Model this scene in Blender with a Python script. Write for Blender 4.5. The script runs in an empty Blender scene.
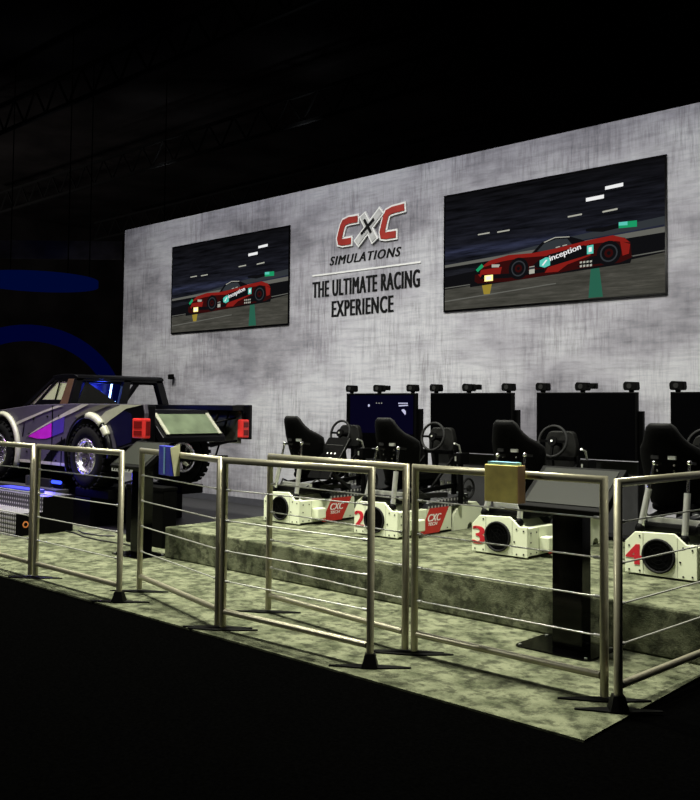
import bpy, bmesh, math, random
from math import sin, cos, pi, radians as RD
from mathutils import Vector, Matrix
random.seed(7)
S = bpy.context.scene
COL = bpy.context.scene.collection

# ------------------------------------------------------------------ materials
def nodes(m):
    m.use_nodes = True
    nt = m.node_tree
    return nt, nt.nodes, nt.links, nt.nodes['Principled BSDF']

def mat(name, col, rough=.5, metal=0., emit=None, estr=0., spec=.5, var=.12, scale=14., bump=0., coat=0.):
    """plain procedural material: colour broken up by a noise, optional bump"""
    m = bpy.data.materials.new(name)
    nt, N, L, b = nodes(m)
    b.inputs['Roughness'].default_value = rough
    b.inputs['Metallic'].default_value = metal
    b.inputs['Specular IOR Level'].default_value = spec
    b.inputs['Coat Weight'].default_value = coat
    tc = N.new('ShaderNodeTexCoord')
    nz = N.new('ShaderNodeTexNoise'); nz.inputs['Scale'].default_value = scale; nz.inputs['Detail'].default_value = 4
    L.new(tc.outputs['Object'], nz.inputs['Vector'])
    rp = N.new('ShaderNodeValToRGB')
    rp.color_ramp.elements[0].position = .3; rp.color_ramp.elements[1].position = .7
    rp.color_ramp.elements[0].color = (*[c * (1 - var) for c in col], 1)
    rp.color_ramp.elements[1].color = (*[min(1, c * (1 + var)) for c in col], 1)
    L.new(nz.outputs['Fac'], rp.inputs['Fac']); L.new(rp.outputs['Color'], b.inputs['Base Color'])
    if bump:
        bp = N.new('ShaderNodeBump'); bp.inputs['Strength'].default_value = bump; bp.inputs['Distance'].default_value = .01
        L.new(nz.outputs['Fac'], bp.inputs['Height']); L.new(bp.outputs['Normal'], b.inputs['Normal'])
    if emit:
        b.inputs['Emission Color'].default_value = (*emit, 1)
        b.inputs['Emission Strength'].default_value = estr
    return m

def ramp(N, pts):
    r = N.new('ShaderNodeValToRGB')
    e = r.color_ramp.elements
    e[0].position, e[0].color = pts[0][0], (*pts[0][1], 1)
    e[1].position, e[1].color = pts[1][0], (*pts[1][1], 1)
    for p, c in pts[2:]:
        x = e.new(p); x.color = (*c, 1)
    return r

def mapping(N, L, scale):
    tc = N.new('ShaderNodeTexCoord'); mp = N.new('ShaderNodeMapping')
    mp.inputs['Scale'].default_value = scale
    L.new(tc.outputs['Object'], mp.inputs['Vector'])
    return mp

def noise(N, L, vec, scale, detail=5, rough=.6):
    n = N.new('ShaderNodeTexNoise'); n.inputs['Scale'].default_value = scale
    n.inputs['Detail'].default_value = detail; n.inputs['Roughness'].default_value = rough
    L.new(vec.outputs[0], n.inputs['Vector']); return n

def mixc(N, L, a, b, fac, mode='MIX'):
    m = N.new('ShaderNodeMix'); m.data_type = 'RGBA'; m.blend_type = mode
    if isinstance(fac, float): m.inputs[0].default_value = fac
    else: L.new(fac, m.inputs[0])
    for i, s in ((6, a), (7, b)):
        if isinstance(s, tuple): m.inputs[i].default_value = (*s, 1)
        else: L.new(s, m.inputs[i])
    return m.outputs[2]

def carpet_mat():
    m = bpy.data.materials.new('mottled_carpet'); nt, N, L, b = nodes(m)
    a = noise(N, L, mapping(N, L, (3.2, 3.2, 3.2)), 1.6, 5, .6)
    c = noise(N, L, mapping(N, L, (6, 6, 6)), 1.9, 4, .65)
    d = noise(N, L, mapping(N, L, (1, 1, 1)), 190, 2, .7)
    r1 = ramp(N, [(.38, (.072, .081, .047)), (.60, (.190, .203, .128))]); L.new(a.outputs['Fac'], r1.inputs['Fac'])
    r2 = ramp(N, [(.40, (.40, .40, .40)), (.53, (1, 1, 1))]); L.new(c.outputs['Fac'], r2.inputs['Fac'])
    r3 = ramp(N, [(.3, (.72, .72, .72)), (.7, (1.0, 1.0, 1.0))]); L.new(d.outputs['Fac'], r3.inputs['Fac'])
    o = mixc(N, L, r1.outputs['Color'], r2.outputs['Color'], 1., 'MULTIPLY')
    o = mixc(N, L, o, r3.outputs['Color'], 1., 'MULTIPLY')
    L.new(o, b.inputs['Base Color']); b.inputs['Roughness'].default_value = 1; b.inputs['Specular IOR Level'].default_value = .1
    bp = N.new('ShaderNodeBump'); bp.inputs['Strength'].default_value = .6; bp.inputs['Distance'].default_value = .012
    L.new(d.outputs['Fac'], bp.inputs['Height'])
    bq = N.new('ShaderNodeBump'); bq.inputs['Strength'].default_value = .5; bq.inputs['Distance'].default_value = .03
    L.new(c.outputs['Fac'], bq.inputs['Height']); L.new(bp.outputs['Normal'], bq.inputs['Normal'])
    L.new(bq.outputs['Normal'], b.inputs['Normal'])
    return m

def wall_mat():
    m = bpy.data.materials.new('printed_concrete'); nt, N, L, b = nodes(m)
    v = noise(N, L, mapping(N, L, (13, 13, 1.1)), 2.2, 6, .75)      # vertical scratches
    h = noise(N, L, mapping(N, L, (1.0, 1.0, 11)), 1.8, 6, .75)     # horizontal trowel marks
    g = noise(N, L, mapping(N, L, (.55, .55, 1.0)), 1.3, 6, .62)
    k = noise(N, L, mapping(N, L, (.8, .8, .8)), 1.6, 3, .6)
    rk = ramp(N, [(.40, (.95, .95, .95)), (.60, (.15, .15, .15))]); L.new(k.outputs['Fac'], rk.inputs['Fac'])
    rv = ramp(N, [(.36, (.58, .57, .58)), (.56, (1, 1, 1))]); L.new(v.outputs['Fac'], rv.inputs['Fac'])
    rh = ramp(N, [(.36, (.62, .62, .63)), (.54, (1, 1, 1))]); L.new(h.outputs['Fac'], rh.inputs['Fac'])
    rg = ramp(N, [(.34, (.150, .145, .172)), (.47, (.262, .256, .296)), (.62, (.365, .365, .405))]); L.new(g.outputs['Fac'], rg.inputs['Fac'])
    mv = mixc(N, L, (1, 1, 1), rv.outputs['Color'], rk.outputs['Color'])
    o = mixc(N, L, rg.outputs['Color'], mv, 1., 'MULTIPLY')
    o = mixc(N, L, o, rh.outputs['Color'], .6, 'MULTIPLY')
    L.new(o, b.inputs['Base Color']); b.inputs['Roughness'].default_value = .8; b.inputs['Specular IOR Level'].default_value = .2
    return m

def tread_mat():
    m = bpy.data.materials.new('diamond_plate'); nt, N, L, b = nodes(m)
    mp = mapping(N, L, (21, 21, 21))
    ck = N.new('ShaderNodeTexVoronoi'); ck.inputs['Scale'].default_value = 1.0; ck.inputs['Randomness'].default_value = .0
    L.new(mp.outputs[0], ck.inputs['Vector'])
    r = ramp(N, [(.30, (.60, .60, .61)), (.44, (.04, .04, .045))]); L.new(ck.outputs['Distance'], r.inputs['Fac'])
    L.new(r.outputs['Color'], b.inputs['Base Color']); b.inputs['Metallic'].default_value = .5; b.inputs['Roughness'].default_value = .35
    bp = N.new('ShaderNodeBump'); bp.inputs['Strength'].default_value = .6; bp.inputs['Distance'].default_value = .01; bp.invert = True
    L.new(ck.outputs['Distance'], bp.inputs['Height']); L.new(bp.outputs['Normal'], b.inputs['Normal'])
    return m

def picture_mat():
    """the blurred night sky and stands shown on the wall screens (object space: x 0..2.67, z 0..1.37)"""
    m = bpy.data.materials.new('night_track_picture'); nt, N, L, b = nodes(m)
    tc = N.new('ShaderNodeTexCoord'); sp = N.new('ShaderNodeSeparateXYZ'); L.new(tc.outputs['Object'], sp.inputs[0])
    st = noise(N, L, mapping(N, L, (1.1, 1, 16)), 1.5, 5, .65)
    r = ramp(N, [(0., (.012, .011, .01)), (.44, (.008, .009, .013)), (.5, (.018, .021, .04)), (.555, (.007, .0075, .011)), (1., (.003, .003, .0035))])
    mm = N.new('ShaderNodeMath'); mm.operation = 'DIVIDE'; mm.inputs[1].default_value = 1.37
    L.new(sp.outputs['Z'], mm.inputs[0]); L.new(mm.outputs[0], r.inputs['Fac'])
    rs = ramp(N, [(.35, (.35, .35, .35)), (.7, (2.2, 2.2, 2.3))]); L.new(st.outputs['Fac'], rs.inputs['Fac'])
    o = mixc(N, L, r.outputs['Color'], rs.outputs['Color'], 1., 'MULTIPLY')
    b.inputs['Base Color'].default_value = (.0004, .0004, .0004, 1); b.inputs['Roughness'].default_value = .7; b.inputs['Specular IOR Level'].default_value = 0
    L.new(o, b.inputs['Emission Color']); b.inputs['Emission Strength'].default_value = 1.
    return m

def asphalt_picture():
    m = bpy.data.materials.new('track_picture'); nt, N, L, b = nodes(m)
    st = noise(N, L, mapping(N, L, (.9, 1, 11)), 2.2, 6, .7)
    rs = ramp(N, [(.3, (.028, .028, .022)), (.55, (.060, .058, .048)), (.75, (.11, .105, .088))]); L.new(st.outputs['Fac'], rs.inputs['Fac'])
    b.inputs['Base Color'].default_value = (.0004, .0004, .0004, 1); b.inputs['Roughness'].default_value = .7; b.inputs['Specular IOR Level'].default_value = 0
    L.new(rs.outputs['Color'], b.inputs['Emission Color']); b.inputs['Emission Strength'].default_value = 1.
    return m

def glow(name, col, s):
    return mat(name, (.0004, .0004, .0004), .7, emit=col, estr=s, spec=.0)

M = dict(
    carpet=carpet_mat(), wall=wall_mat(), tread=tread_mat(), pic=picture_mat(), asph=asphalt_picture(),
    aisle=mat('black_aisle_carpet', (.0006, .0006, .0006), 1., spec=0., var=.3, scale=60),
    hall=mat('dark_hall_paint', (.05, .045, .045), .9, spec=.1, var=.5, scale=.35),
    steel=mat('brushed_steel', (.38, .36, .26), .34, .65, var=.08, scale=40),
    cable=mat('steel_cable', (.55, .55, .50), .35, .6),
    foot=mat('black_foot_plate', (.0012, .0012, .0012), .5, spec=.1),
    black=mat('black_powder_coat', (.0009, .0009, .001), .55, spec=.05),
    gloss=mat('gloss_black', (.0006, .0006, .0008), .15, spec=.2),
    screen=mat('dark_screen_glass', (.0004, .0004, .0006), .3, spec=.04),
    kscreen=mat('grey_kiosk_glass', (.010, .011, .0082), .45, spec=.08, var=.05),
    fabric=mat('black_seat_fabric', (.0011, .0011, .0012), .9, spec=.05, bump=.3, scale=90),
    trimf=mat('charcoal_edging', (.009, .009, .0095), .7, spec=.15),
    cream=mat('cream_enamel', (.66, .70, .52), .5, var=.04, scale=5),
    creamd=mat('cream_seam', (.30, .31, .24), .6),
    red=mat('red_stripe', (.48, .022, .015), .45, var=.08),
    redp=mat('red_number', (.45, .008, .02), .5, var=.05),
    white=mat('white_print', (.82, .82, .80), .5, var=.02),
    txt=mat('charcoal_print', (.0025, .0025, .003), .7, spec=.1),
    lred=mat('logo_red', (.26, .018, .012), .4, var=.3, scale=3),
    lwhite=mat('logo_white', (.55, .55, .56), .5, var=.02),
    lgrey=mat('logo_grey', (.33, .33, .34), .5, var=.15),
    chrome=mat('chrome', (.75, .75, .74), .16, 1., var=.03),
    alu=mat('aluminium_strut', (.62, .63, .58), .3, .7),
    grey=mat('grey_plastic', (.005, .005, .0047), .5, spec=.2),
    skirt=mat('grey_skirt', (.020, .020, .022), .6, spec=.2),
    truck=mat('truck_grey_wrap', (.042, .038, .052), .35, .0, var=.1, scale=3, coat=.1),
    truckb=mat('truck_black_wrap', (.0012, .0012, .0018), .3, spec=.2, coat=.05),
    decal=mat('pale_decal', (.25, .25, .20), .4),
    decalg=mat('mid_grey_decal', (.075, .072, .06), .4),
    mag=mat('magenta_decal', (.32, .008, .32), .4), pur=mat('violet_decal', (.035, .018, .17), .4),
    navy=mat('navy_wrap', (.0025, .002, .018), .35, spec=.2),
    brown=mat('copper_brown_pillar', (.038, .02, .010), .4),
    net=mat('cream_window_net', (.135, .15, .08), .8, bump=.3, scale=120),
    rubber=mat('tyre_rubber', (.0022, .0022, .0025), .85, spec=.08, bump=.2, scale=60),
    rim=mat('polished_rim', (.72, .70, .76), .2, .9, var=.1),
    lamp=mat('red_lamp_lens', (.40, .02, .02), .2, emit=(1, .06, .04), estr=.12),
    lampd=mat('dark_red_lens', (.12, .006, .006), .2),
    kgreen=mat('pale_green_panel', (.075, .095, .06), .35, var=.25, scale=7),
    gold=mat('gold_card', (.85, .70, .20), .4, .0, var=.25, scale=9), orange=mat('peach_card', (.75, .45, .25), .5, var=.1),
    sky=mat('light_blue_card', (.25, .52, .68), .5), blue=mat('blue_card', (.03, .04, .42), .4), creamc=mat('pale_yellow_card', (.62, .62, .38), .6),
    bluel=glow('blue_light', (.03, .06, 1.), 3.0), bluew=glow('blue_white_tube', (.30, .5, 1.), 7.),
    ringb=glow('dim_blue_ring', (.0, .006, .075), .35), archb=glow('dim_blue_arch', (.0, .004, .10), .22), archg=mat('grey_banner_cloth', (.30, .27, .25), .9, var=.5, scale=1.2),
    cablec=mat('black_cable', (.003, .003, .003), .5),
    pblack=glow('picture_black', (.004, .004, .005), 1.), pred=glow('picture_red', (.22, .011, .008), 1.), pdred=glow('picture_dark_red', (.030, .003, .003), 1.),
    pwhite=glow('picture_white', (.85, .85, .85), 1.), pdim=glow('picture_dim_light', (.40, .40, .34), 1.), pyel=glow('picture_yellow', (1., .85, .30), 1.3),
    pteal=glow('picture_teal', (.10, .55, .45), 1.), pgreen=glow('picture_green', (.01, .30, .12), 1.), pgdim=glow('picture_green_reflection', (.02, .11, .07), 1.),
    pband=glow('picture_barrier', (.12, .12, .105), 1.), pgrey=glow('picture_glass', (.03, .035, .04), 1.), pblue=glow('picture_blue', (.0012, .0008, .009), 1.),
    pmoon=glow('picture_moon', (.55, .55, .75), 1.), pglow=glow('picture_glow', (.30, .22, .03), 1.),
)

# ------------------------------------------------------------------ mesh building
class MB:
    def __init__(s): s.v = []; s.f = []; s.m = []; s.k = 0; s.sm = []
    def mi(s, k): s.k = k; return s
    def add(s, vs, fs, smooth=False):
        o = len(s.v); s.v += [Vector(v) for v in vs]
        for f in fs: s.f.append([i + o for i in f]); s.m.append(s.k); s.sm.append(smooth)
        return s
    def box(s, x0, x1, y0, y1, z0, z1, mtx=None):
        vs = [Vector(p) for p in ((x0, y0, z0), (x1, y0, z0), (x1, y1, z0), (x0, y1, z0), (x0, y0, z1), (x1, y0, z1), (x1, y1, z1), (x0, y1, z1))]
        if mtx: vs = [mtx @ v for v in vs]
        return s.add(vs, [(0, 3, 2, 1), (4, 5, 6, 7), (0, 1, 5, 4), (1, 2, 6, 5), (2, 3, 7, 6), (3, 0, 4, 7)])
    def prism(s, pts, d, org=(0, 0, 0), ax=(1, 0, 0), ay=(0, 0, 1)):
        """polygon pts (a,b) in plane org+a*ax+b*ay, extruded by vector d"""
        ax, ay, org, d = Vector(ax), Vector(ay), Vector(org), Vector(d)
        A = [org + ax * a + ay * b for a, b in pts]; n = len(A)
        return s.add(A + [p + d for p in A], [tuple(range(n)), tuple(range(2 * n - 1, n - 1, -1))] + [(i, i + n, (i + 1) % n + n, (i + 1) % n) for i in range(n)])
    def tube(s, path, r, n=10, closed=False, sq=False, caps=True):
        path = [Vector(p) for p in path]; k = len(path); rings = []
        def dirn(i, j): return (path[j % k] - path[i % k]).normalized()
        up = None
        for i in range(k):
            if closed: a, b = dirn(i - 1, i), dirn(i, i + 1)
            else:
                a = dirn(i - 1, i) if i else dirn(0, 1); b = dirn(i, i + 1) if i < k - 1 else a
            t = (a + b).normalized()
            if up is None:
                up = Vector((0, 0, 1)) if abs(t.z) < .9 else Vector((0, 1, 0))
            x = t.cross(up)
            if x.length < 1e-4: x = t.orthogonal()
            x.normalize(); y = x.cross(t).normalized(); up = y
            # mitre
            c = max(.35, a.dot(t))
            rr = r[i] if isinstance(r, (list, tuple)) else r
            ring = []
            bis = (b - a)
            for q in range(n):
                an = 2 * pi * (q + (.5 if sq else 0)) / n
                o = x * cos(an) + y * sin(an)
                if bis.length > 1e-4:
                    bn = bis.normalized(); bn = (bn - t * bn.dot(t)); 
                    if bn.length > 1e-4:
                        bn.normalize(); o = o + bn * (o.dot(bn) * (1 / c - 1))
                ring.append(path[i] + o * rr)
            rings.append(ring)
        vs = [v for r_ in rings for v in r_]; fs = []
        for i in range(k if closed else k - 1):
            for q in range(n):
                i2 = (i + 1) % k
                fs.append((i * n + q, i * n + (q + 1) % n, i2 * n + (q + 1) % n, i2 * n + q))
        s.add(vs, fs, not sq)
        if not closed and caps:
            s.add(rings[0], [tuple(range(n - 1, -1, -1))]); s.add(rings[-1], [tuple(range(n))])
        return s
    def cyl(s, a, b, r, n=16): return s.tube([a, b], r, n)
    def bar(s, a, b, w):
        return s.tube([a, b], w * .7071, 4, sq=True)
    def lathe(s, prof, c, axis=(0, 0, 1), n=28, closed=False):
        """prof (radius, height) turned about axis through c"""
        ax = Vector(axis).normalized(); u = ax.orthogonal().normalized(); w = ax.cross(u); c = Vector(c); k = len(prof)
        vs = [c + ax * h + (u * cos(2 * pi * q / n) + w * sin(2 * pi * q / n)) * r for r, h in prof for q in range(n)]
        fs = [(i * n + q, i * n + (q + 1) % n, ((i + 1) % k) * n + (q + 1) % n, ((i + 1) % k) * n + q) for i in range(k if closed else k - 1) for q in range(n)]
        s.add(vs, fs, True)
        return s
    def disc(s, c, axis, r, n=28, h=.004):
        return s.tube([Vector(c), Vector(c) + Vector(axis).normalized() * h], r, n)
    def grid(s, rows, closed=False):
        k = len(rows); n = len(rows[0])
        vs = [p for r in rows for p in r]
        fs = [(i * n + j, i * n + j + 1, (i + 1) * n + j + 1, (i + 1) * n + j) for i in range(k - 1) for j in range(n - 1)]
        return s.add(vs, fs, True)
    def build(s, name, mats, parent=None, bevel=0., solid=0., sub=0, loc=None):
        me = bpy.data.meshes.new(name)
        me.from_pydata([tuple(v) for v in s.v], [], s.f)
        if not isinstance(mats, (list, tuple)): mats = [mats]
        for m in mats: me.materials.append(M[m] if isinstance(m, str) else m)
        for p, k, q in zip(me.polygons, s.m, s.sm): p.material_index = k; p.use_smooth = q
        bm = bmesh.new(); bm.from_mesh(me)
        if not solid: bmesh.ops.recalc_face_normals(bm, faces=bm.faces)
        bm.to_mesh(me); bm.free()
        o = bpy.data.objects.new(name, me); COL.objects.link(o)
        if parent: o.parent = parent
        if loc: o.location = loc
        if solid:
            md = o.modifiers.new('Solid', 'SOLIDIFY'); md.thickness = solid; md.offset = 0
        if sub:
            md = o.modifiers.new('Sub', 'SUBSURF'); md.levels = md.render_levels = sub
        if bevel:
            md = o.modifiers.new('Bevel', 'BEVEL'); md.width = bevel; md.segments = 2; md.limit_method = 'ANGLE'; md.angle_limit = RD(40)
        return o

def tag(o, label, cat, group=None):
    o['label'] = label; o['category'] = cat
    if group: o['group'] = group
    return o
def thing(name, label, cat, loc, rz=0., group=None):
    o = bpy.data.objects.new(name, None); COL.objects.link(o); o.empty_display_size = .2
    o.location = loc; o.rotation_euler = (0, 0, rz)
    return tag(o, label, cat, group)
def struct(o): o['kind'] = 'structure'; return o

def copy_tree(root):
    """copy of a thing with copies of its parts and sub-parts"""
    r = root.copy(); COL.objects.link(r)
    for ch in list(root.children):
        c = ch.copy(); COL.objects.link(c); c.parent = r
        for g in list(ch.children):
            d = g.copy(); COL.objects.link(d); d.parent = c
    return r

def text(name, body, w, h, mtx, material, parent=None, bold=.0, shear=0., ext=.002, space=1.):
    """lettering fitted into a box w x h whose lower left corner is the matrix origin"""
    cu = bpy.data.curves.new(name, 'FONT'); cu.body = body; cu.size = 1.; cu.shear = shear; cu.offset = 0; cu.space_character = space
    cu.extrude = 0.; cu.resolution_u = 4
    ob = bpy.data.objects.new(name, cu); COL.objects.link(ob)
    bpy.context.view_layer.update()
    dg = bpy.context.evaluated_depsgraph_get()
    me = bpy.data.meshes.new_from_object(ob.evaluated_get(dg))
    bpy.data.objects.remove(ob)
    xs = [v.co.x for v in me.vertices]; ys = [v.co.y for v in me.vertices]
    x0, x1, y0, y1 = min(xs), max(xs), min(ys), max(ys)
    bm = bmesh.new(); bm.from_mesh(me)
    bmesh.ops.remove_doubles(bm, verts=bm.verts, dist=1e-5)
    ex = bmesh.ops.extrude_face_region(bm, geom=list(bm.faces))
    for g in ex['geom']:
        if isinstance(g, bmesh.types.BMVert): g.co.z += 1.
    for v in bm.verts:
        v.co = mtx @ Vector(((v.co.x - x0) / (x1 - x0) * w, (v.co.y - y0) / (y1 - y0) * h, ext if v.co.z > .5 else 0.))
    bmesh.ops.recalc_face_normals(bm, faces=bm.faces)
    if bold:
        d = (mtx.to_3x3() @ Vector((1, 0, 0))).normalized() * bold
        nrm = (mtx.to_3x3() @ Vector((0, 0, 1))).normalized()
        src = list(bm.verts) + list(bm.edges) + list(bm.faces)
        for sgn in (-1, 1):
            dp = bmesh.ops.duplicate(bm, geom=src)
            for g_ in dp['geom']:
                if isinstance(g_, bmesh.types.BMVert): g_.co += d * sgn + nrm * (.0003 if sgn > 0 else .0006)
    me2 = bpy.data.meshes.new(name); bm.to_mesh(me2); bm.free()
    me2.materials.append(M[material])
    o = bpy.data.objects.new(name, me2); COL.objects.link(o)
    if parent: o.parent = parent
    return o
FRONT = lambda x, y, z: Matrix.Translation((x, y, z)) @ Matrix.Rotation(pi / 2, 4, 'X')                  # faces -Y
SIDE = lambda x, y, z: Matrix.Translation((x, y, z)) @ Matrix.Rotation(pi / 2, 4, 'Z') @ Matrix.Rotation(pi / 2, 4, 'X')   # faces +X

def rpoly(pts, r, seg=4):
    """round the corners of a polygon"""
    out = []; n = len(pts)
    for i in range(n):
        p = Vector(pts[i]); a = Vector(pts[i - 1]); b = Vector(pts[(i + 1) % n])
        da = (a - p); db = (b - p); q = min(r, da.length * .45, db.length * .45)
        s0 = p + da.normalized() * q; s1 = p + db.normalized() * q
        for k in range(seg + 1):
            t = k / seg; out.append(tuple(s0 * (1 - t) ** 2 + p * 2 * t * (1 - t) + s1 * t * t))
    return out

WY = 4.91; WH = 4.31; ST = .278; STY = 1.44; STX = -4.95

# ------------------------------------------------------------------ setting
struct(MB().box(-60, 30, -30, 40, -.08, -.012).build('floor', 'aisle'))
c = MB().box(-11.6, 0, 0, 5.3, -.011, 0).build('trim_1', 'carpet'); struct(c)
struct(MB().box(-11.6, STX - .006, 2.02, WY - .022, .0005, .004).build('trim_3', mat('dark_floor', (.012, .012, .014), .5, spec=.3)))
struct(MB().box(STX, 0, STY, WY - .002, .001, ST).build('trim_2', 'carpet', bevel=.012))
struct(MB().box(-11.02, 1.2, WY, WY + .16, 0, WH).build('wall_back', 'wall'))
struct(MB().box(-11.02, STX, WY - .02, WY - .001, .001, .09).build('baseboard_back', mat('dark_grey_base', (.035, .035, .045), .6)))
struct(MB().box(-60, 30, -30, 40, 15, 15.2).build('ceiling', 'hall'))
struct(MB().box(-60, -59.8, -30, 40, -.01, 15).build('wall_left', 'hall'))
struct(MB().box(-60, 30, 39.8, 40, -.01, 15).build('wall_far', 'hall'))

# ------------------------------------------------------------------ wall screens with the race picture
TW, TH = 2.672, 1.366
def wall_screen(x0, label):
    z0 = 2.502
    t = thing('wall_screen', label, 'screen', (x0, WY, z0), 0, 'race picture screens on the booth wall')
    MB().box(0, TW, -.014, -.001, 0, TH).build('screen_housing', 'black', t)
    fr = .018
    f = MB(); f.box(0, TW, -.019, -.0145, 0, fr).box(0, TW, -.019, -.0145, TH - fr, TH).box(0, fr, -.019, -.0145, fr, TH - fr).box(TW - fr, TW, -.019, -.0145, fr, TH - fr)
    f.build('bezel', 'gloss', t)
    names = ['pic', 'asph', 'pblack', 'pred', 'pdred', 'pwhite', 'pdim', 'pyel', 'pteal', 'pgreen', 'pgdim', 'pband', 'pgrey', 'pglow']
    P = MB(); K = {n: i for i, n in enumerate(names)}
    lay = [0]
    def poly(m, pts, sx=1):
        lay[0] += 1; y = -.0146 - lay[0] * .00012
        pts = [(min(max(u, .007), .993) * TW, min(max(v, .013), .987) * TH) for u, v in pts]
        P.mi(K[m]).add([(a, y, b) for a, b in pts], [tuple(range(len(pts)))])
    def ell(m, u, v, ru, rv, n=20, sk=0): poly(m, [(u + ru * cos(2 * pi * i / n), v + rv * sin(2 * pi * i / n) + sk * ru * cos(2 * pi * i / n)) for i in range(n)])
    poly('pic', [(0, 0), (1, 0), (1, 1), (0, 1)])
    poly('pgrey', [(0, .40), (.3, .43), (.6, .50), (1, .56), (1, .50), (.5, .45), (0, .36)])
    poly('pblack', [(0, .30), (1, .44), (1, .27), (0, .2)])
    poly('pband', [(0, .378), (1, .444), (1, .485), (0, .40)])
    poly('pblack', [(0, .378), (1, .444), (1, .43), (0, .35)])
    poly('asph', [(0, 0), (1, 0), (1, .30), (.85, .272), (.5, .235), (.2, .21), (0, .19)])
    poly('pband', [(0, .085), (.55, .15), (.55, .158), (0, .095)])
    poly('pband', [(0, .20), (.2, .215), (1, .31), (1, .318), (.2, .222), (0, .207)])
    poly('pgdim', [(.70, .25), (.735, .25), (.75, .02), (.69, .02)])
    poly('pglow', [(.20, .20), (.25, .20), (.24, .12), (.21, .12)])
    for q in ([(.68, .78), (.755, .785), (.755, .757), (.68, .752)], [(.76, .843), (.833, .85), (.833, .823), (.76, .818)]): poly('pwhite', q)
    for q in ([(.749, .661), (.81, .668), (.81, .655), (.749, .649)], [(.602, .663), (.663, .668), (.663, .656), (.602, .652)], [(.179, .627), (.238, .63), (.238, .619), (.179, .617)], [(.276, .625), (.336, .628), (.336, .617), (.276, .614)]): poly('pdim', q)
    # car
    poly('pblack', [(.14, .19), (.86, .25), (.87, .30), (.6, .32), (.14, .25)])
    poly('pdred', [(.163, .235), (.165, .29), (.19, .35), (.25, .39), (.332, .415), (.445, .412), (.494, .45), (.66, .45), (.791, .466), (.84, .44), (.862, .385), (.866, .29), (.821, .262), (.66, .25), (.51, .225), (.333, .205), (.18, .215)])
    poly('pblack', [(.44, .41), (.485, .485), (.546, .515), (.61, .505), (.66, .47), (.69, .44), (.58, .39)])
    poly('pgrey', [(.465, .42), (.497, .475), (.55, .497), (.60, .49), (.62, .44), (.57, .405)])
    poly('pdim', [(.495, .487), (.546, .515), (.61, .505), (.61, .499), (.546, .508), (.50, .482)])
    poly('pred', [(.19, .34), (.24, .395), (.332, .420), (.445, .412), (.55, .425), (.68, .455), (.791, .470), (.837, .440), (.86, .40), (.80, .425), (.70, .425), (.52, .375), (.40, .385), (.30, .375)])
    poly('pred', [(.175, .30), (.20, .325), (.30, .33), (.29, .265), (.20, .25)])
    poly('pred', [(.50, .245), (.52, .30), (.60, .335), (.70, .36), (.70, .34), (.60, .29), (.56, .243)])
    poly('pred', [(.82, .42), (.86, .39), (.855, .32), (.83, .31)])
    poly('pblack', [(.19, .25), (.33, .235), (.50, .25), (.50, .28), (.33, .27), (.20, .285)])
    poly('pblack', [(.64, .262), (.80, .275), (.80, .34), (.70, .33)])
    poly('pblack', [(.445, .314), (.475, .35), (.52, .385), (.671, .424), (.70, .40), (.69, .345), (.60, .315), (.512, .285), (.47, .285)])
    poly('pdred', [(.50, .36), (.66, .405), (.66, .398), (.50, .353)])
    poly('pblack', [(.155, .29), (.17, .345), (.20, .355), (.19, .29)])
    poly('pblack', [(.68, .525), (.68, .545), (.75, .54), (.83, .555), (.83, .52), (.75, .505)])
    poly('pgreen', [(.815, .560), (.887, .556), (.887, .510), (.815, .515)])
    poly('pteal', [(.815, .560), (.850, .558), (.850, .53), (.815, .535)])
    for u, v, ru, rv in ((.379, .302, .047, .088), (.775, .341, .05, .092)):
        ell('pblack', u, v, ru, rv); ell('pgrey', u, v, ru * .72, rv * .72); ell('pblack', u, v, ru * .6, rv * .6); ell('pdred', u, v, ru * .36, rv * .36); ell('pblack', u, v, ru * .16, rv * .16)
    poly('pyel', [(.214, .275), (.256, .275), (.256, .225), (.214, .225)]); poly('pwhite', [(.222, .265), (.248, .265), (.248, .235), (.222, .235)])
    poly('pdim', [(.25, .36), (.29, .352), (.285, .33), (.25, .335)]); poly('pgreen', [(.17, .33), (.20, .375), (.21, .35), (.18, .31)])
    poly('pteal', [(.478, .30), (.478, .345), (.505, .365), (.525, .36), (.525, .30), (.50, .285)])
    poly('pwhite', [(.487, .305), (.505, .345), (.512, .345), (.512, .34), (.494, .303)])
    poly('pteal', [(.685, .415), (.712, .418), (.712, .352), (.685, .35)]); poly('pwhite', [(.692, .40), (.705, .402), (.705, .368), (.692, .366)])
    for k in range(4): poly('pdim', [(.655 + k * .014, .30), (.664 + k * .014, .302), (.664 + k * .014, .288), (.655 + k * .014, .286)])
    for k in range(4): poly('pdim', [(.655 + k * .014, .272), (.664 + k * .014, .275), (.664 + k * .014, .258), (.655 + k * .014, .256)])
    poly('pdim', [(.43, .305), (.455, .308), (.455, .25), (.43, .247)])
    poly('pgrey', [(.43, .30), (.455, .303), (.455, .285), (.43, .282)])
    poly('pdim', [(.55, .435), (.57, .44), (.57, .433), (.55, .428)]); poly('pdim', [(.58, .442), (.60, .446), (.60, .439), (.58, .435)])
    pc = P.build('picture', names, t)
    a = math.atan2(.065 * TH, .135 * TW)
    mt = Matrix.Translation((.528 * TW, -.0225, .318 * TH)) @ Matrix.Rotation(pi / 2, 4, 'X') @ Matrix.Rotation(a, 4, 'Z')
    text('lettering', 'inception', .37, .075, mt, 'pwhite', pc, .002, 0, .0004)
    return t
wall_screen(-9.669, 'wall screen at the far left end of the concrete wall, showing the red race car')
wall_screen(-4.382, 'large wall screen right of the slogan showing the red race car at night')

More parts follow.
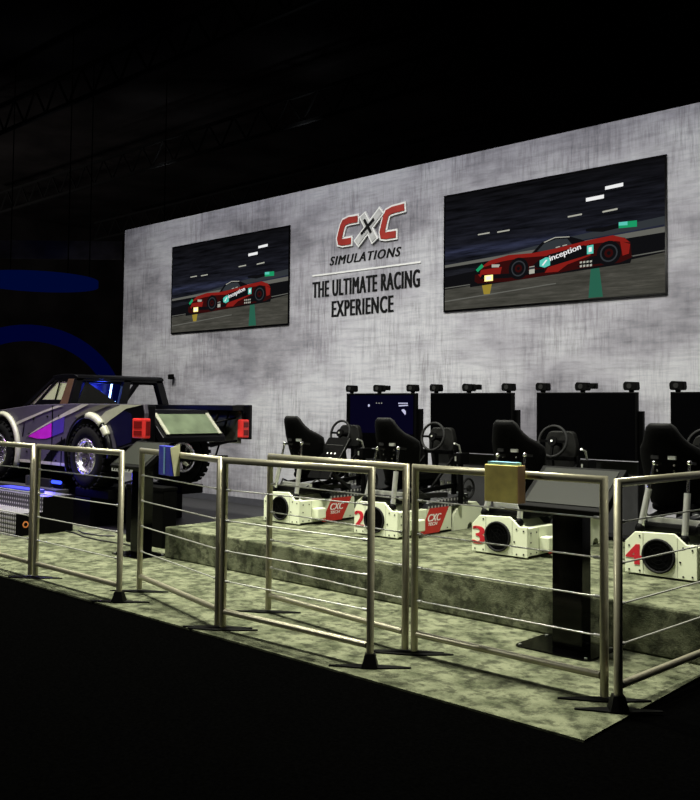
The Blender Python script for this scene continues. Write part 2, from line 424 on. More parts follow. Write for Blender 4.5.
# ------------------------------------------------------------------ logo and slogan on the wall
def stroke(mb, pts, w, y0, y1):
    """flat band of width w along points (x,z), mitred"""
    P = [Vector((a, b)) for a, b in pts]; L_, R_ = [], []
    for i, p in enumerate(P):
        a = (P[i] - P[i - 1]).normalized() if i else (P[1] - P[0]).normalized()
        b = (P[i + 1] - P[i]).normalized() if i < len(P) - 1 else a
        t = (a + b).normalized(); n = Vector((-t.y, t.x)); k = w / 2 / max(.5, n.dot(Vector((-a.y, a.x))))
        L_.append(p + n * k); R_.append(p - n * k)
    n = len(P)
    for i in range(n - 1):
        q = [L_[i], L_[i + 1], R_[i + 1], R_[i]]
        mb.prism([tuple(v) for v in q], (0, y1 - y0, 0), (0, y0, 0))
def shrink(pts, d):
    a = Vector(pts[0]); b = Vector(pts[1]); p0 = a + (b - a).normalized() * d
    a = Vector(pts[-1]); b = Vector(pts[-2]); p1 = a + (b - a).normalized() * d
    return [tuple(p0)] + list(pts[1:-1]) + [tuple(p1)]
lg = thing('wall_logo', 'red, white and grey slanted CXC letter emblem raised on the concrete wall', 'logo', (0, 0, 0))
C1 = [(-5.72, 3.783), (-5.90, 3.783), (-5.975, 3.765), (-6.005, 3.72), (-6.055, 3.575), (-6.045, 3.525), (-6.0, 3.513), (-5.83, 3.513)]
C2 = [(-4.955, 3.826), (-5.17, 3.812), (-5.245, 3.79), (-5.275, 3.74), (-5.325, 3.565), (-5.315, 3.518), (-5.27, 3.508), (-5.085, 3.508)]
X1 = [(-5.66, 3.83), (-5.44, 3.46)]; X2 = [(-5.33, 3.84), (-5.76, 3.46)]
for nm, pts in (('letter_c', C1), ('letter_c', C2)):
    w = MB(); stroke(w, pts, .132, WY - .018, WY - .001); o = w.build(nm, 'lwhite', lg)
    r = MB(); stroke(r, shrink(pts, .022), .084, WY - .026, WY - .0185); r.build('red_face', 'lred', o)
w = MB(); stroke(w, X1, .125, WY - .028, WY - .002); stroke(w, X2, .125, WY - .0285, WY - .002); o = w.build('letter_x', 'lwhite', lg)
g = MB(); stroke(g, shrink(X1, .02), .08, WY - .034, WY - .029); stroke(g, shrink(X2, .02), .08, WY - .035, WY - .029); g.build('grey_face', 'lgrey', o)
g = MB(); stroke(g, [(-5.615, 3.755), (-5.50, 3.575)], .035, WY - .042, WY - .036); stroke(g, [(-5.45, 3.74), (-5.665, 3.575)], .035, WY - .0425, WY - .036); g.build('small_x', 'txt', o)
tag(text('lettering', 'SIMULATIONS', 1.20, .115, FRONT(-6.24, WY - .001, 3.235), 'txt', None, .006, .28, .004, 1.18), 'dark slanted SIMULATIONS lettering under the red emblem', 'lettering')
tag(MB().box(-6.555, -4.73, WY - .008, WY - .001, 3.117, 3.137).build('divider_line', 'lwhite'), 'thin white line between emblem and slogan on the wall', 'line')
tag(text('lettering', 'THE ULTIMATE RACING', 1.80, .215, FRONT(-6.55, WY - .001, 2.83), 'txt', None, .0095, 0, .004, 1.14), 'bold black THE ULTIMATE RACING lettering on the wall, upper slogan line', 'lettering')
tag(text('lettering', 'EXPERIENCE', 1.03, .21, FRONT(-6.19, WY - .001, 2.555), 'txt', None, .0095, 0, .004, 1.14), 'bold black EXPERIENCE lettering on the wall, lower slogan line', 'lettering')
sp = thing('wall_sensor', 'small black box fixed on the concrete wall above the truck bed', 'sensor', (-9.58, WY, 1.82))
MB().box(-.045, .045, -.09, -.03, -.03, .05).build('housing', 'black', sp, .008)
MB().cyl((0, -.001, 0), (0, -.05, 0), .01).build('bracket', 'black', sp)

# ------------------------------------------------------------------ crowd barriers
RH = 1.045
def barrier(a, b, label, feet=(1, 1), footlen=.22, skip=()):
    a, b = Vector((a[0], a[1], 0)), Vector((b[0], b[1], 0)); d = b - a; L_ = d.length; rz = math.atan2(d.y, d.x)
    t = thing('crowd_barrier', label, 'barrier', a, rz, 'brushed steel barrier panels round the booth')
    r = .0205
    MB().tube([(0, 0, .02), (0, 0, RH), (L_, 0, RH), (L_, 0, .02)], r, 14).build('outer_frame', 'steel', t)
    MB().cyl((r, 0, .115), (L_ - r, 0, .115), .0185, 12).build('bottom_rail', 'steel', t)
    for z in (.30, .485, .672, .862):
        w = MB().cyl((r, 0, z), (L_ - r, 0, z), .0042, 6).build('wire', 'cable', t)
        for x in (r, L_ - r - .03): MB().cyl((x - .002, 0, z), (x + .032, 0, z), .009, 8).build('wire_fitting', 'cable', w)
    wa = RD(38) - rz; e = Vector((cos(wa), sin(wa), 0)); q_ = Vector((-sin(wa), cos(wa), 0))
    for x, on in ((0, feet[0]), (L_, feet[1])):
        if not on: continue
        f = MB().prism([(-footlen, -.006), (-.04, -.035), (.04, -.035), (footlen, -.006), (footlen, .006), (.04, .035), (-.04, .035), (-footlen, .006)], (0, 0, .006), (x, 0, .0015), tuple(e), tuple(q_))
        if on > 1:
            z_ = [(-.043, -.043, .008), (.043, -.043, .008), (.043, .043, .008), (-.043, .043, .008), (-.026, -.026, .075), (.026, -.026, .075), (.026, .026, .075), (-.026, .026, .075)]
            f.add([Vector((x, 0, 0)) + e * a_ + q_ * b_ + Vector((0, 0, c_)) for a_, b_, c_ in z_], [(0, 3, 2, 1), (4, 5, 6, 7), (0, 1, 5, 4), (1, 2, 6, 5), (2, 3, 7, 6), (3, 0, 4, 7)])
        f.build('foot_plate', 'foot', t)
    return t
barrier((-6.22, .150), (-4.925, .127), 'steel barrier panel at the far left, cut by the edge of the photo', (1, 1), .18)
barrier((-4.855, .135), (-3.640, .114), 'steel barrier panel in front of the truck rear wheel and diamond plate steps', (1, 2))
barrier((-3.835, .415), (-2.575, .133), 'steel barrier panel with the blue leaflet box hanging on its top rail', (1, 1))
barrier((-2.515, .125), (-1.335, .162), 'nearer of the two overlapping steel barrier panels in front of the simulator marked 2', (1, 2))
barrier((-2.665, .640), (-1.385, .520), 'farther of the two overlapping steel barrier panels, set back from the carpet edge')
barrier((-1.325, .528), (-.178, .537), 'steel barrier panel with the gold leaflet box, in front of the large kiosk')
barrier((-.060, .441), (.035, 1.80), 'steel barrier panel at the right running back towards the platform', (2, 1), .2)

# ------------------------------------------------------------------ leaflet boxes
gb = thing('leaflet_box', 'gold and peach leaflet box with light blue top hanging on the barrier rail', 'leaflet box', (-.695, .500, .905))
MB().box(-.1, .1, -.065, .0, 0, .19).build('box_body', ['gold'], gb, .003)
MB().box(.1005, .104, -.065, .0, .0, .19).build('side_panel', 'orange', gb)
MB().box(-.085, .085, -.058, -.006, .185, .205).build('leaflets', 'sky', gb)
w = MB()
w.tube([(-.07, .002, .12), (-.07, .002, .174), (-.07, .04, .176), (-.07, .075, .165)], .004, 6)
w.tube([(.07, .002, .12), (.07, .002, .174), (.07, .04, .176), (.07, .075, .165)], .004, 6)
w.build('hook', 'foot', gb)
dy = math.atan2(.133 - .415, 1.26)
bb = thing('leaflet_box', 'blue and pale yellow leaflet box hanging on the barrier rail behind the truck tail', 'leaflet box', (-3.215, .243, .905), dy)
MB().box(-.13, .065, -.05, 0, 0, .20).build('box_body', 'blue', bb, .003)
MB().box(-.04, -.015, -.053, -.0505, .01, .19).build('pale_stripe', 'sky', bb)
MB().prism([(.03, 0), (.07, .0), (.07, .215), (0, .19)], (.005, 0, 0), (.0655, -.052, .0), (0, 1, 0), (0, 0, 1)).build('side_card', 'creamc', bb)
w = MB(); w.tube([(-.04, .002, .12), (-.04, .002, .176), (-.04, .04, .178), (-.04, .072, .165)], .004, 6); w.build('hook', 'foot', bb)

# ------------------------------------------------------------------ kiosks
def kiosk(x, y, label, strip=False, plate=(.24, .18)):
    t = thing('touch_kiosk', label, 'kiosk', (x, y, 0), 0, 'black touch screen kiosks')
    px, py = plate
    c = rpoly([(-px - .04, -py), (px - .04, -py), (px - .04, py), (-px - .04, py)], .05)
    MB().prism(c, (0, 0, .008), (0, 0, .001), (1, 0, 0), (0, 1, 0)).build('base_plate', 'gloss', t)
    for sx in (-1, 1):
        for sy in (-1, 1):
            MB().cyl((sx * (px - .03) - .04, sy * (py - .03), .009), (sx * (px - .03) - .04, sy * (py - .03), .015), .010, 8).build('bolt', 'alu', t)
    MB().box(-.095, .095, -.055, .055, .0095, .84).build('pedestal', 'gloss', t, .006)
    # slanted head
    a = Vector((.03, -.20, .825)); b = Vector((.03, .09, 1.045)); u = (b - a).normalized(); n = Vector((0, -u.z, u.y)); n = Vector((0, -abs(u.z), abs(u.y)))
    L_ = (b - a).length
    MB().prism([(-.27, 0), (.27, 0), (.27, L_), (-.27, L_)], tuple(-n * .05), tuple(a), (1, 0, 0), tuple(u)).build('display_case', 'black', t, .006)
    MB().prism([(-.235, .035), (.235, .035), (.235, L_ - .025), (-.235, L_ - .025)], tuple(n * .004), tuple(a + n * .0005), (1, 0, 0), tuple(u)).build('display_glass', 'kscreen', t)
    if strip:
        s_ = MB().prism([(-.265, -.052), (.06, -.052), (.09, -.012), (-.265, -.012)], (0, -.004, 0), tuple(a + Vector((0, .024, .0))), (1, 0, 0), (0, 0, 1)).build('sign_strip', 'white', t)
        k = MB()
        for i, (w_, h_) in enumerate([(.03, .6), (.02, .5), (.028, .7), (.018, .5), (.03, .6), (.02, .7), (.03, .5)]):
            x0 = -.245 + i * .042
            k.prism([(x0, -.044), (x0 + w_ * .6, -.044), (x0 + w_, -.044 + .035 * h_), (x0 + w_ * .4, -.044 + .035 * h_)], (0, -.002, 0), tuple(a + Vector((0, .0195, 0))), (1, 0, 0), (0, 0, 1))
        k.build('lettering', 'txt', s_)
    MB().box(-.06, .06, -.05, .05, .80, .90).build('neck', 'black', t)
    return t
kiosk(-.738, 1.245, 'black kiosk with grey slanted screen standing in front of the simulators marked 3 and 4')
kiosk(-5.20, 1.36, 'black kiosk with white lettered strip standing behind the barriers at the truck tail', True, (.22, .16))

# ------------------------------------------------------------------ racing simulators
SIMG = 'white based motion racing simulators on the platform'
def make_sim(num, loc, label):
    t = thing('racing_simulator', label, 'racing simulator', loc, 0, SIMG)
    W_ = .49
    face = [(0, .012), (0, .22), (.07, .29), (.34, .30), (.42, .235), (W_, .235), (W_, .012)]
    b = MB()
    b.prism(face, (0, .02, 0))                                                       # front plate
    b.prism([(.0, .02), (.0, .20), (.06, .26), (.34, .265), (.40, .225), (W_ - .001, .225), (W_ - .001, .02)], (0, .745, 0), (0, .0205, 0))
    body = b.build('base_cabinet', 'cream', t, .004)
    sm = MB()
    sm.box(.126, .130, -.0015, -.0002, .02, .285)
    sm.box(.36, .3625, -.0015, -.0002, .02, .275)
    sm.box(W_ + .0002, W_ + .0015, .16, .1625, .02, .22)
    sm.box(W_ + .0002, W_ + .0015, .40, .4025, .02, .22)
    sm.build('panel_seam', 'creamd', body)
    bo = MB()
    for x, z in ((.03, .035), (.105, .035), (.40, .03), (.46, .035), (.03, .195), (.105, .265), (.40, .215), (.46, .205), (.38, .12)):
        bo.cyl((x, -.0002, z), (x, -.003, z), .0065, 8)
    for y, z in ((.05, .04), (.13, .04), (.05, .19), (.13, .19), (.22, .04), (.36, .03), (.70, .04), (.70, .2), (.05, .12)):
        bo.cyl((W_ + .0002, y, z), (W_ + .003, y, z), .0065, 8)
    bo.build('screw', 'grey', body)
    # fan
    fc = Vector((.235, -.001, .145))
    fan = MB().lathe([(.114, 0), (.114, .012), (.102, .016), (.098, 0)], fc, (0, -1, 0), 32).build('fan_ring', 'trimf', t)
    MB().disc(fc, (0, -1, 0), .100, 32, .002).build('fan_mesh', 'black', fan)
    g = MB()
    for r_ in (.03, .055, .08): g.tube([fc + Vector((r_ * cos(q * pi / 12), -.012, r_ * sin(q * pi / 12))) for q in range(24)], .0016, 5, closed=True)
    for q in range(3):
        an = q * pi / 3 + .3; v = Vector((cos(an) * .098, 0, sin(an) * .098)); g.cyl(fc + v + Vector((0, -.012, 0)), fc - v + Vector((0, -.012, 0)), .0018, 5)
    g.build('fan_guard', 'fabric', fan)
    if num: text('number', num, .098, .135, FRONT(.014, -.0003, .072), 'redp', body, .009, 0, .002)
    # side: knob box, red flash with lettering
    kb = MB(); kb.box(W_ + .0005, W_ + .085, .165, .275, .055, .155); kb.build('side_pod', 'cream', t, .01)
    x = W_ + .0003
    fl = MB().prism([(.30, .012), (.58, .012), (.72, .228), (.44, .228)], (.002, 0, 0), (x, 0, 0), (0, 1, 0), (0, 0, 1)).build('red_flash', 'red', t)
    text('lettering', 'CXC', .19, .062, SIDE(x + .0021, .415, .115), 'white', fl, .004, .35, .0008)
    text('lettering', 'TECH', .13, .028, SIDE(x + .0021, .42, .078), 'white', fl, .002, .3, .0008)
    # treadplate tray over the rear of the cabinet
    tr = MB().prism([(.40, .228), (.42, .275), (1.02, .325), (1.02, .228)], (W_ - .02, 0, 0), (.02, 0, 0), (0, 1, 0), (0, 0, 1)).build('tread_tray', 'tread', t)
    # front outrigger fender (rounded)
    pr = [(.80, .0)] + [(.80 + .16 - .16 * cos(a * pi / 12), .08 + .155 * sin(a * pi / 12)) for a in range(0, 7)] + [(1.16, .235), (1.26, .16), (1.27, .0), (1.12, .0)] + [(1.06 + .05 * cos(a * pi / 6), .055 * sin(a * pi / 6)) for a in range(0, 7)] + [(1.0, .0)]
    fd = MB().prism([(p, max(q, .0) + .002) for p, q in pr], (-.10, 0, 0), (W_, 0, 0), (0, 1, 0), (0, 0, 1)).build('front_fender', 'cream', t)
    MB().prism([(p, max(q, .0) + .002) for p, q in pr], (.10, 0, 0), (0, 0, 0), (0, 1, 0), (0, 0, 1)).build('front_fender', 'cream', t)
    MB().box(.101, .389, .82, 1.24, .02, .20).build('front_chassis', 'black', t)
    MB().box(.02, .47, .7665, .799, .03, .2).build('bellows', 'black', t)
    # seat shell
    def shell(z, w, d, y0, n=13):
        out = []
        for i in range(n):
            q = -1 + 2 * i / (n - 1)
            out.append(Vector((.165 + w * .84 * math.copysign(min(1, abs(q) ** .85), q), y0 + d * .72 * abs(q) ** 2.4, z - .03)))
        return out
    prof = [(.44, .17, .10, .40), (.50, .20, .16, .345), (.58, .22, .18, .32), (.66, .235, .19, .30), (.72, .25, .20, .28), (.78, .262, .22, .26), (.83, .262, .22, .245), (.865, .235, .17, .23), (.90, .185, .105, .215), (.94, .150, .07, .20), (.98, .125, .05, .187), (1.01, .110, .04, .18), (1.03, .08, .03, .178)]
    sh = MB().grid([shell(*p) for p in prof]).build('seat_back', 'fabric', t, solid=.035)
    rim_ = [shell(*p)[-1] for p in prof] + [v for v in reversed(shell(*prof[-1])[1:-1])] + [shell(*p)[0] for p in reversed(prof)]
    MB().tube(rim_, .018, 8).build('seat_edging', 'trimf', sh)
    lm = MB().box(.150, .172, .180, .184, .92, .945).build('headrest_badge', 'grey', sh)
    for x0 in (.085, .205):
        MB().box(x0, x0 + .055, .222, .245, .77, .795).build('harness_slot', 'alu' if x0 > .15 else 'trimf', sh)
    for x0, z0 in ((.12, .73), (.12, .69), (.24, .73), (.24, .69), (.15, .65), (.22, .655)): MB().cyl((x0, .275, z0), (x0, .245, z0), .009, 8).build('seat_bolt', 'chrome', sh)
    cu = MB()
    cu.box(.02, .33, .36, .80, .40, .47).box(-.01, .05, .40, .78, .44, .55).box(.30, .36, .40, .78, .44, .55)
    cu.build('seat_cushion', 'fabric', t, .03)
    # struts
    for (a, b_, w_) in (((.08, .06, .29), (.155, .12, .75), .013), ((.385, .06, .24), (.395, .12, .76), .013)):
        a, b_ = Vector(a), Vector(b_); m = a.lerp(b_, .62)
        s_ = MB().cyl(a, m, .022, 12).build('actuator', 'alu', t)
        k = MB().cyl(m + (b_ - m) * .01, b_, .0105, 10); k.lathe([(.0, -.018), (.014, -.012), (.018, 0), (.014, .012), (0, .018)], b_, (0, 1, 0), 12); k.build('piston_rod', 'chrome', s_)
        j = MB().lathe([(.0, -.03), (.03, -.02), (.035, 0), (.02, .03), (0, .035)], a + Vector((0, 0, .02)), (0, 0, 1), 14); j.build('ball_joint', 'black', s_)
        MB().bar(b_, b_ + Vector((0, .10, -.01)), .018).build('clevis', 'grey', s_)
    MB().bar((.06, .18, .36), (.46, .18, .36), .035).build('cross_bar', 'alu', t)
    MB().box(.04, .45, .10, .52, .285, .345).build('seat_platform', 'black', t, .02)
    fr = MB()
    for x0 in (.07, .40):
        fr.bar((x0, .2, .36), (x0, .95, .40), .035); fr.bar((x0, .92, .27), (x0, .92, .72), .035); fr.bar((x0, .55, .37), (x0, .92, .66), .02)
    fr.bar((.07, .92, .70), (.40, .92, .70), .035)
    fr.build('rig_frame', 'black', t)
    # steering wheel
    c = Vector((.225, .83, .842)); ax = Vector((0, -1, .22)).normalized(); ux = Vector((1, 0, 0)); uy = ax.cross(ux).normalized()
    ring = [c + (ux * cos(q * pi / 16) + uy * sin(q * pi / 16)) * .128 for q in range(32)]
    sw = MB().tube(ring, .0125, 8, closed=True).build('steering_wheel', 'trimf', t)
    sp_ = MB()
    for an in (0, pi, -pi / 2 if uy.z > 0 else pi / 2): sp_.bar(c, c + (ux * cos(an) + uy * sin(an)) * .125, .02)
    sp_.disc(c - ax * .012, ax, .04, 20, .028); sp_.build('wheel_hub', 'black', sw)
    MB().disc(c + ax * .018, ax, .009, 12, .006).build('button', 'alu', sw)
    MB().cyl(c - ax * .01, c - ax * .14, .022, 12).build('steering_shaft', 'black', t)
    hd = rpoly([(.08, .70), (.36, .70), (.375, .80), (.34, .925), (.12, .925), (.08, .86)], .04)
    MB().prism(hd, (0, .06, 0), (0, .955, 0)).build('dash_hood', 'grey', t, .01)
    lg_ = MB()
    lg_.bar((.12, .98, .70), (.10, 1.10, .21), .04); lg_.bar((.32, .98, .70), (.36, 1.10, .21), .04); lg_.build('dash_leg', 'trimf', t)
    # shifter beside the seat
    sf = MB().bar((.52, .86, .24), (.52, .86, .60), .035); sf.box(.48, .56, .80, .94, .60, .70); sh2 = sf.build('shifter', 'black', t, .004)
    MB().tube([(.52, .86, .695), (.52, .83, .77), (.52, .76, .79)], .009, 8).box(.50, .515, .795, .799, .63, .67).build('shift_lever', 'alu', sh2)
    # drive disc
    dc = Vector((.505, 1.0, .37)); MB().tube([dc + Vector((0, .09 * cos(q * pi / 12), .09 * sin(q * pi / 12))) for q in range(24)], .011, 8, closed=True).disc(dc, (1, 0, 0), .03, 16, .02).bar(dc + Vector((0, -.09, 0)), dc + Vector((0, .09, 0)), .012).build('drive_disc', 'trimf', t)
    # pedals and small hardware
    pd = MB()
    for x0 in (.15, .23, .31): pd.box(x0, x0 + .045, 1.05, 1.065, .32, .42)
    pd.build('pedal', 'alu', t)
    MB().tube([(.10, .12, .35), (.05, .20, .40), (.03, .32, .36), (.06, .44, .40)], .008, 6).build('hose', 'cablec', t)
    MB().tube([(.43, .12, .33), (.47, .25, .42), (.46, .45, .33)], .007, 6).build('hose', 'cablec', t)
    MB().bar((.44, .30, .34), (.46, .72, .33), .04).build('side_rail', 'grey', t)
    return t
XS = [(-4.64, 2.365), (-3.445, 2.350), (-2.150, 2.275), (-.905, 2.285)]
s1 = make_sim('', (*XS[0], ST), 'leftmost white racing simulator, nearest the truck, with a slanted black plate at its wheel')
s2 = make_sim('2', (*XS[1], ST), 'white racing simulator with red number 2 on its base')
s3 = make_sim('3', (*XS[2], ST), 'white racing simulator with red number 3, behind the gold leaflet box')
s4 = make_sim('4', (*XS[3], ST), 'white racing simulator with red number 4, nearest the right edge')
# slanted plate of the first rig
a = Vector((.497, .235, .43)); b = Vector((.497, .535, .81)); u = (b - a).normalized(); n = Vector((0, -u.z, u.y)); L_ = (b - a).length
pl = MB().prism(rpoly([(-.15, 0), (.15, 0), (.15, L_), (-.15, L_)], .02), tuple(-n * .02), tuple(a), (1, 0, 0), tuple(u)).build('slanted_plate', 'fabric', s1, .004)
k = MB(); k.prism([(-.04, .19), (-.01, .24), (.03, .245), (.045, .22), (.02, .19)], tuple(n * .002), tuple(a + n * .0005), (1, 0, 0), tuple(u))
for q in (-.05, 0, .05): k.prism([(q - .007, .285), (q + .007, .285), (q + .007, .30), (q - .007, .30)], tuple(n * .003), tuple(a + n * .0005), (1, 0, 0), tuple(u))
k.build('white_mark', 'white', pl)
k = MB(); k.prism([(-.12, .39), (.10, .39), (.10, .395), (-.12, .395)], tuple(n * .003), tuple(a + n * .0005), (1, 0, 0), tuple(u)); k.prism([(.14, .02), (.15, .02), (.15, L_ - .01), (.14, L_ - .01)], tuple(n * .01), tuple(a + n * .0005), (1, 0, 0), tuple(u))
k.build('edge_trim', 'grey', pl)
MB().bar(tuple(a + Vector((-.1, .1, .05))), (.44, .70, .28), .03).bar(tuple(a + Vector((.1, .1, .05))), (.46, .75, .28), .03).build('plate_bracket', 'trimf', s1)

# ------------------------------------------------------------------ simulator monitors
MW, MZ0, MZ1, MYY = .955, .955, 1.535, 3.66
def make_monitor(x0, label, content=False):
    t = thing('monitor', label, 'monitor', (x0, MYY, ST), 0, 'black monitors behind the simulators')
    z0, z1 = MZ0 - ST, MZ1 - ST
    MB().box(0, MW, 0, .05, z0, z1).build('monitor_case', 'black', t, .004)
    g = MB().box(.012, MW - .012, -.003, -.0005, z0 + .016, z1 - .012).build('screen', 'screen', t)
    st = MB()
    for x in (.03, MW + .0): st.box(x - .01, x + .03, .055, .095, 0, z1 - .16)
    st.box(.02, MW + .03, .055, .09, z0 + .05, z0 + .10)
    st.build('stand', 'black', t)
    MB().box(-.05, MW + .05, -.02, .14, 0.001, .03).build('stand_base', 'black', t)
    MB().box(.05, MW - .02, .06, .08, .05, z0 - .01).build('skirt_panel', 'skirt', t)
    for x, dbl in ((.055, 0), (.45, 1), (.90, 0)):
        p = MB()
        p.prism(rpoly([(x - .06, z1 + .03), (x - .05, z1 + .015), (x + .05, z1 + .015), (x + .06, z1 + .03), (x + .055, z1 + .085), (x - .045, z1 + .09), (x - .062, z1 + .07)], .008), (0, .075, 0), (0, -.01, 0))
        p.box(x - .02, x + .02, .01, .04, z1 + .0005, z1 + .02)
        if dbl: p.box(x + .075, x + .135, .0, .05, z1 + .03, z1 + .08); p.box(x + .055, x + .08, .02, .03, z1 + .05, z1 + .06); p.cyl((x + .105, -.012, z1 + .055), (x + .105, 0, z1 + .055), .02, 12)
        pod = p.build('speaker_pod', 'black', t, .006)
        MB().disc((x - .005, -.0105, z1 + .052), (0, -1, 0), .022, 16, .003).build('lens', 'trimf', pod)
    if content:
        q = MB()
        q.mi(0).prism([(.06, z1 - .42), (.93, z1 - .42), (.93, z1 - .02), (.06, z1 - .02)], (0, -.0006, 0), (0, -.0035, 0))
        q.mi(1).prism([(.74 + .0, z1 - .125), (.86, z1 - .12), (.862, z1 - .13), (.742, z1 - .137)], (0, -.0006, 0), (0, -.0045, 0))
        for i in range(5): q.mi(1).box(.735 + i * .026, .753 + i * .026, -.0052, -.0045, z1 - .112, z1 - .098)
        for i in range(3): q.mi(2).box(.43 + i * .035, .445 + i * .035, -.0052, -.0045, z1 - .108, z1 - .100)
        q.mi(1).disc((.33, -.0045, z1 - .13), (0, -1, 0), .014, 12, .0006)
        q.mi(1).prism([(.80 + .035 * cos(a_), z1 - .20 + .035 * sin(a_)) for a_ in [i * pi / 8 - pi / 4 for i in range(9)]], (0, -.0006, 0), (0, -.0045, 0))
        q.build('picture', ['pblue', 'pmoon', 'pdim'], g)
    return t
mx = [-4.765, -3.62, -2.41, -1.165]
make_monitor(mx[0], 'monitor behind the leftmost simulators, lit with a dark blue picture', True)
m2 = make_monitor(mx[1], 'dark monitor behind the simulator marked 2')
for x, lb in ((mx[2], 'dark monitor behind the simulator marked 3 and the large kiosk'), (mx[3], 'dark monitor cut by the right edge, behind the simulator marked 4')):
    m_ = copy_tree(m2); m_.location = (x, MYY, ST); m_['label'] = lb

# ------------------------------------------------------------------ race truck
YN, YF, TX, TZ = 2.0, 3.4, -7.6, .43
tk = thing('race_truck', 'grey and black desert race truck with magenta flash on the motion platform', 'truck', (TX, 2.7, TZ))
O = Vector((TX, 2.7, TZ))
def wp(mb):            # world to truck space
    mb.v = [v - O for v in mb.v]; return mb
XW, XF, ZW = -7.18, -9.25, .80
def arch(xc, r, a0, a1, n=14): return [(xc + r * cos(RD(a0 + (a1 - a0) * i / n)), ZW + r * sin(RD(a0 + (a1 - a0) * i / n))) for i in range(n + 1)]
side = [(-6.11, 1.30), (-6.14, 1.395), (-7.60, 1.395), (-8.50, 1.375), (-8.86, 1.345), (-9.4, 1.30), (-10.05, 1.22), (-10.15, 1.05), (-10.1, .80)] + \
       [(x, z) for x, z in arch(XF, .46, 175, 0)] + [(-8.77, .66), (-7.67, .66)] + arch(XW, .47, 195, 10) + [(-6.64, .90), (-6.3, .97), (-6.14, 1.02)]
near = wp(MB().prism(side, (0, .05, 0), (0, YN, 0))).build('side_panel', 'truck', tk, .008)
far = wp(MB().prism(side, (0, .05, 0), (0, YF - .05, 0))).build('side_panel', 'truckb', tk, .008)
def decal(m, pts, k=1, name='decal', par=None):
    wp(MB().prism(pts, (0, -.002, 0), (0, YN - .0005 - .0021 * k, 0))).build(name, m, par or near)
decal('truckb', [(-6.12, 1.30), (-6.15, 1.385), (-6.62, 1.385), (-6.75, 1.25), (-6.66, 1.02), (-6.62, .91), (-6.3, .98), (-6.15, 1.03)], 1, 'rear_black_wrap')
decal('navy', [(-6.34, 1.28), (-6.55, 1.34), (-6.80, 1.25), (-6.66, 1.02), (-6.60, .93), (-6.34, .99)], 2, 'navy_wrap')
decal('mag', [(-8.58, .985), (-8.35, 1.075), (-8.0, 1.185), (-8.0, 1.0), (-8.15, .97), (-8.35, .965)], 1, 'magenta_flash')
decal('pur', [(-8.0, 1.185), (-7.72, 1.27), (-7.74, 1.06), (-8.0, 1.0)], 1, 'violet_flash')
decal('decal', [(-8.62, .985), (-8.35, 1.087), (-8.0, 1.20), (-7.6, 1.325), (-7.35, 1.388), (-7.20, 1.388), (-7.5, 1.30), (-8.0, 1.175), (-8.35, 1.066)], 2, 'pale_stripe')
decal('decal', [(-9.0, 1.13), (-8.7, 1.20), (-8.2, 1.31), (-7.9, 1.37), (-7.75, 1.37), (-8.2, 1.285), (-8.7, 1.165), (-9.0, 1.09)], 2, 'pale_stripe')
decal('decalg', [(-7.5, 1.25), (-7.2, 1.34), (-6.95, 1.388), (-6.75, 1.388), (-7.1, 1.30), (-7.35, 1.20)], 2, 'grey_stripe')
decal('decal', [(-7.02, 1.20), (-6.85, 1.31), (-6.55, 1.388), (-6.15, 1.388), (-6.45, 1.345), (-6.75, 1.22), (-6.88, 1.15)], 3, 'pale_stripe')
decal('decal', [(-8.77, .665), (-7.68, .665), (-7.68, .70), (-8.77, .70)], 2, 'sill_stripe')
decal('truckb', [(-8.2, .70), (-7.95, .90), (-7.70, .99), (-7.70, .93), (-7.9, .80), (-8.0, .70)], 1, 'dark_flash')
seam = MB()
for pts in ([(-8.0, .66), (-8.0, 1.37)], [(-7.78, .66), (-7.78, 1.0)], [(-8.68, 1.15), (-8.72, .98)]):
    (a0, b0), (a1, b1) = pts; seam.bar((a0, YN - .005, b0), (a1, YN - .005, b1), .009)
for x, z in ((-8.1, .78), (-7.9, .8), (-7.85, 1.25), (-8.12, 1.24), (-8.45, 1.2), (-8.55, 1.02), (-8.6, .8), (-7.9, .72)): seam.cyl((x, YN - .002, z), (x, YN - .010, z), .012, 8)
wp(seam).build('seam_and_rivets', 'truckb', near)
# fender flares
for xc, pts, mm in ((XW, (205, 0), 'truckb'), (XF, (180, -25), 'decal')):
    f = MB(); rows = []
    for i in range(23):
        a_ = RD(pts[0] + (pts[1] - pts[0]) * i / 22)
        rows.append([Vector((xc + r_ * cos(a_), y_, ZW + r_ * sin(a_))) for r_, y_ in ((.485, 2.0), (.472, 1.965), (.445, 1.955), (.435, 1.98))])
    wp(f.grid(rows)).build('fender_flare', mm, tk, solid=.012)
f = MB(); rows = []
for i in range(9):
    a_ = RD(92 - (92 - 52) * i / 8); rows.append([Vector((XW + r_ * cos(a_), y_, ZW + r_ * sin(a_))) for r_, y_ in ((.50, 1.998), (.482, 1.955), (.44, 1.943), (.43, 1.955))])
wp(f.grid(rows)).build('flare_patch', 'decal', tk, solid=.008)
f = MB(); rows = []
for i in range(6):
    a_ = RD(46 - 14 * i / 5); rows.append([Vector((XW + r_ * cos(a_), y_, ZW + r_ * sin(a_))) for r_, y_ in ((.50, 1.998), (.482, 1.955), (.44, 1.943), (.43, 1.955))])
wp(f.grid(rows)).build('flare_patch', 'decal', tk, solid=.008)
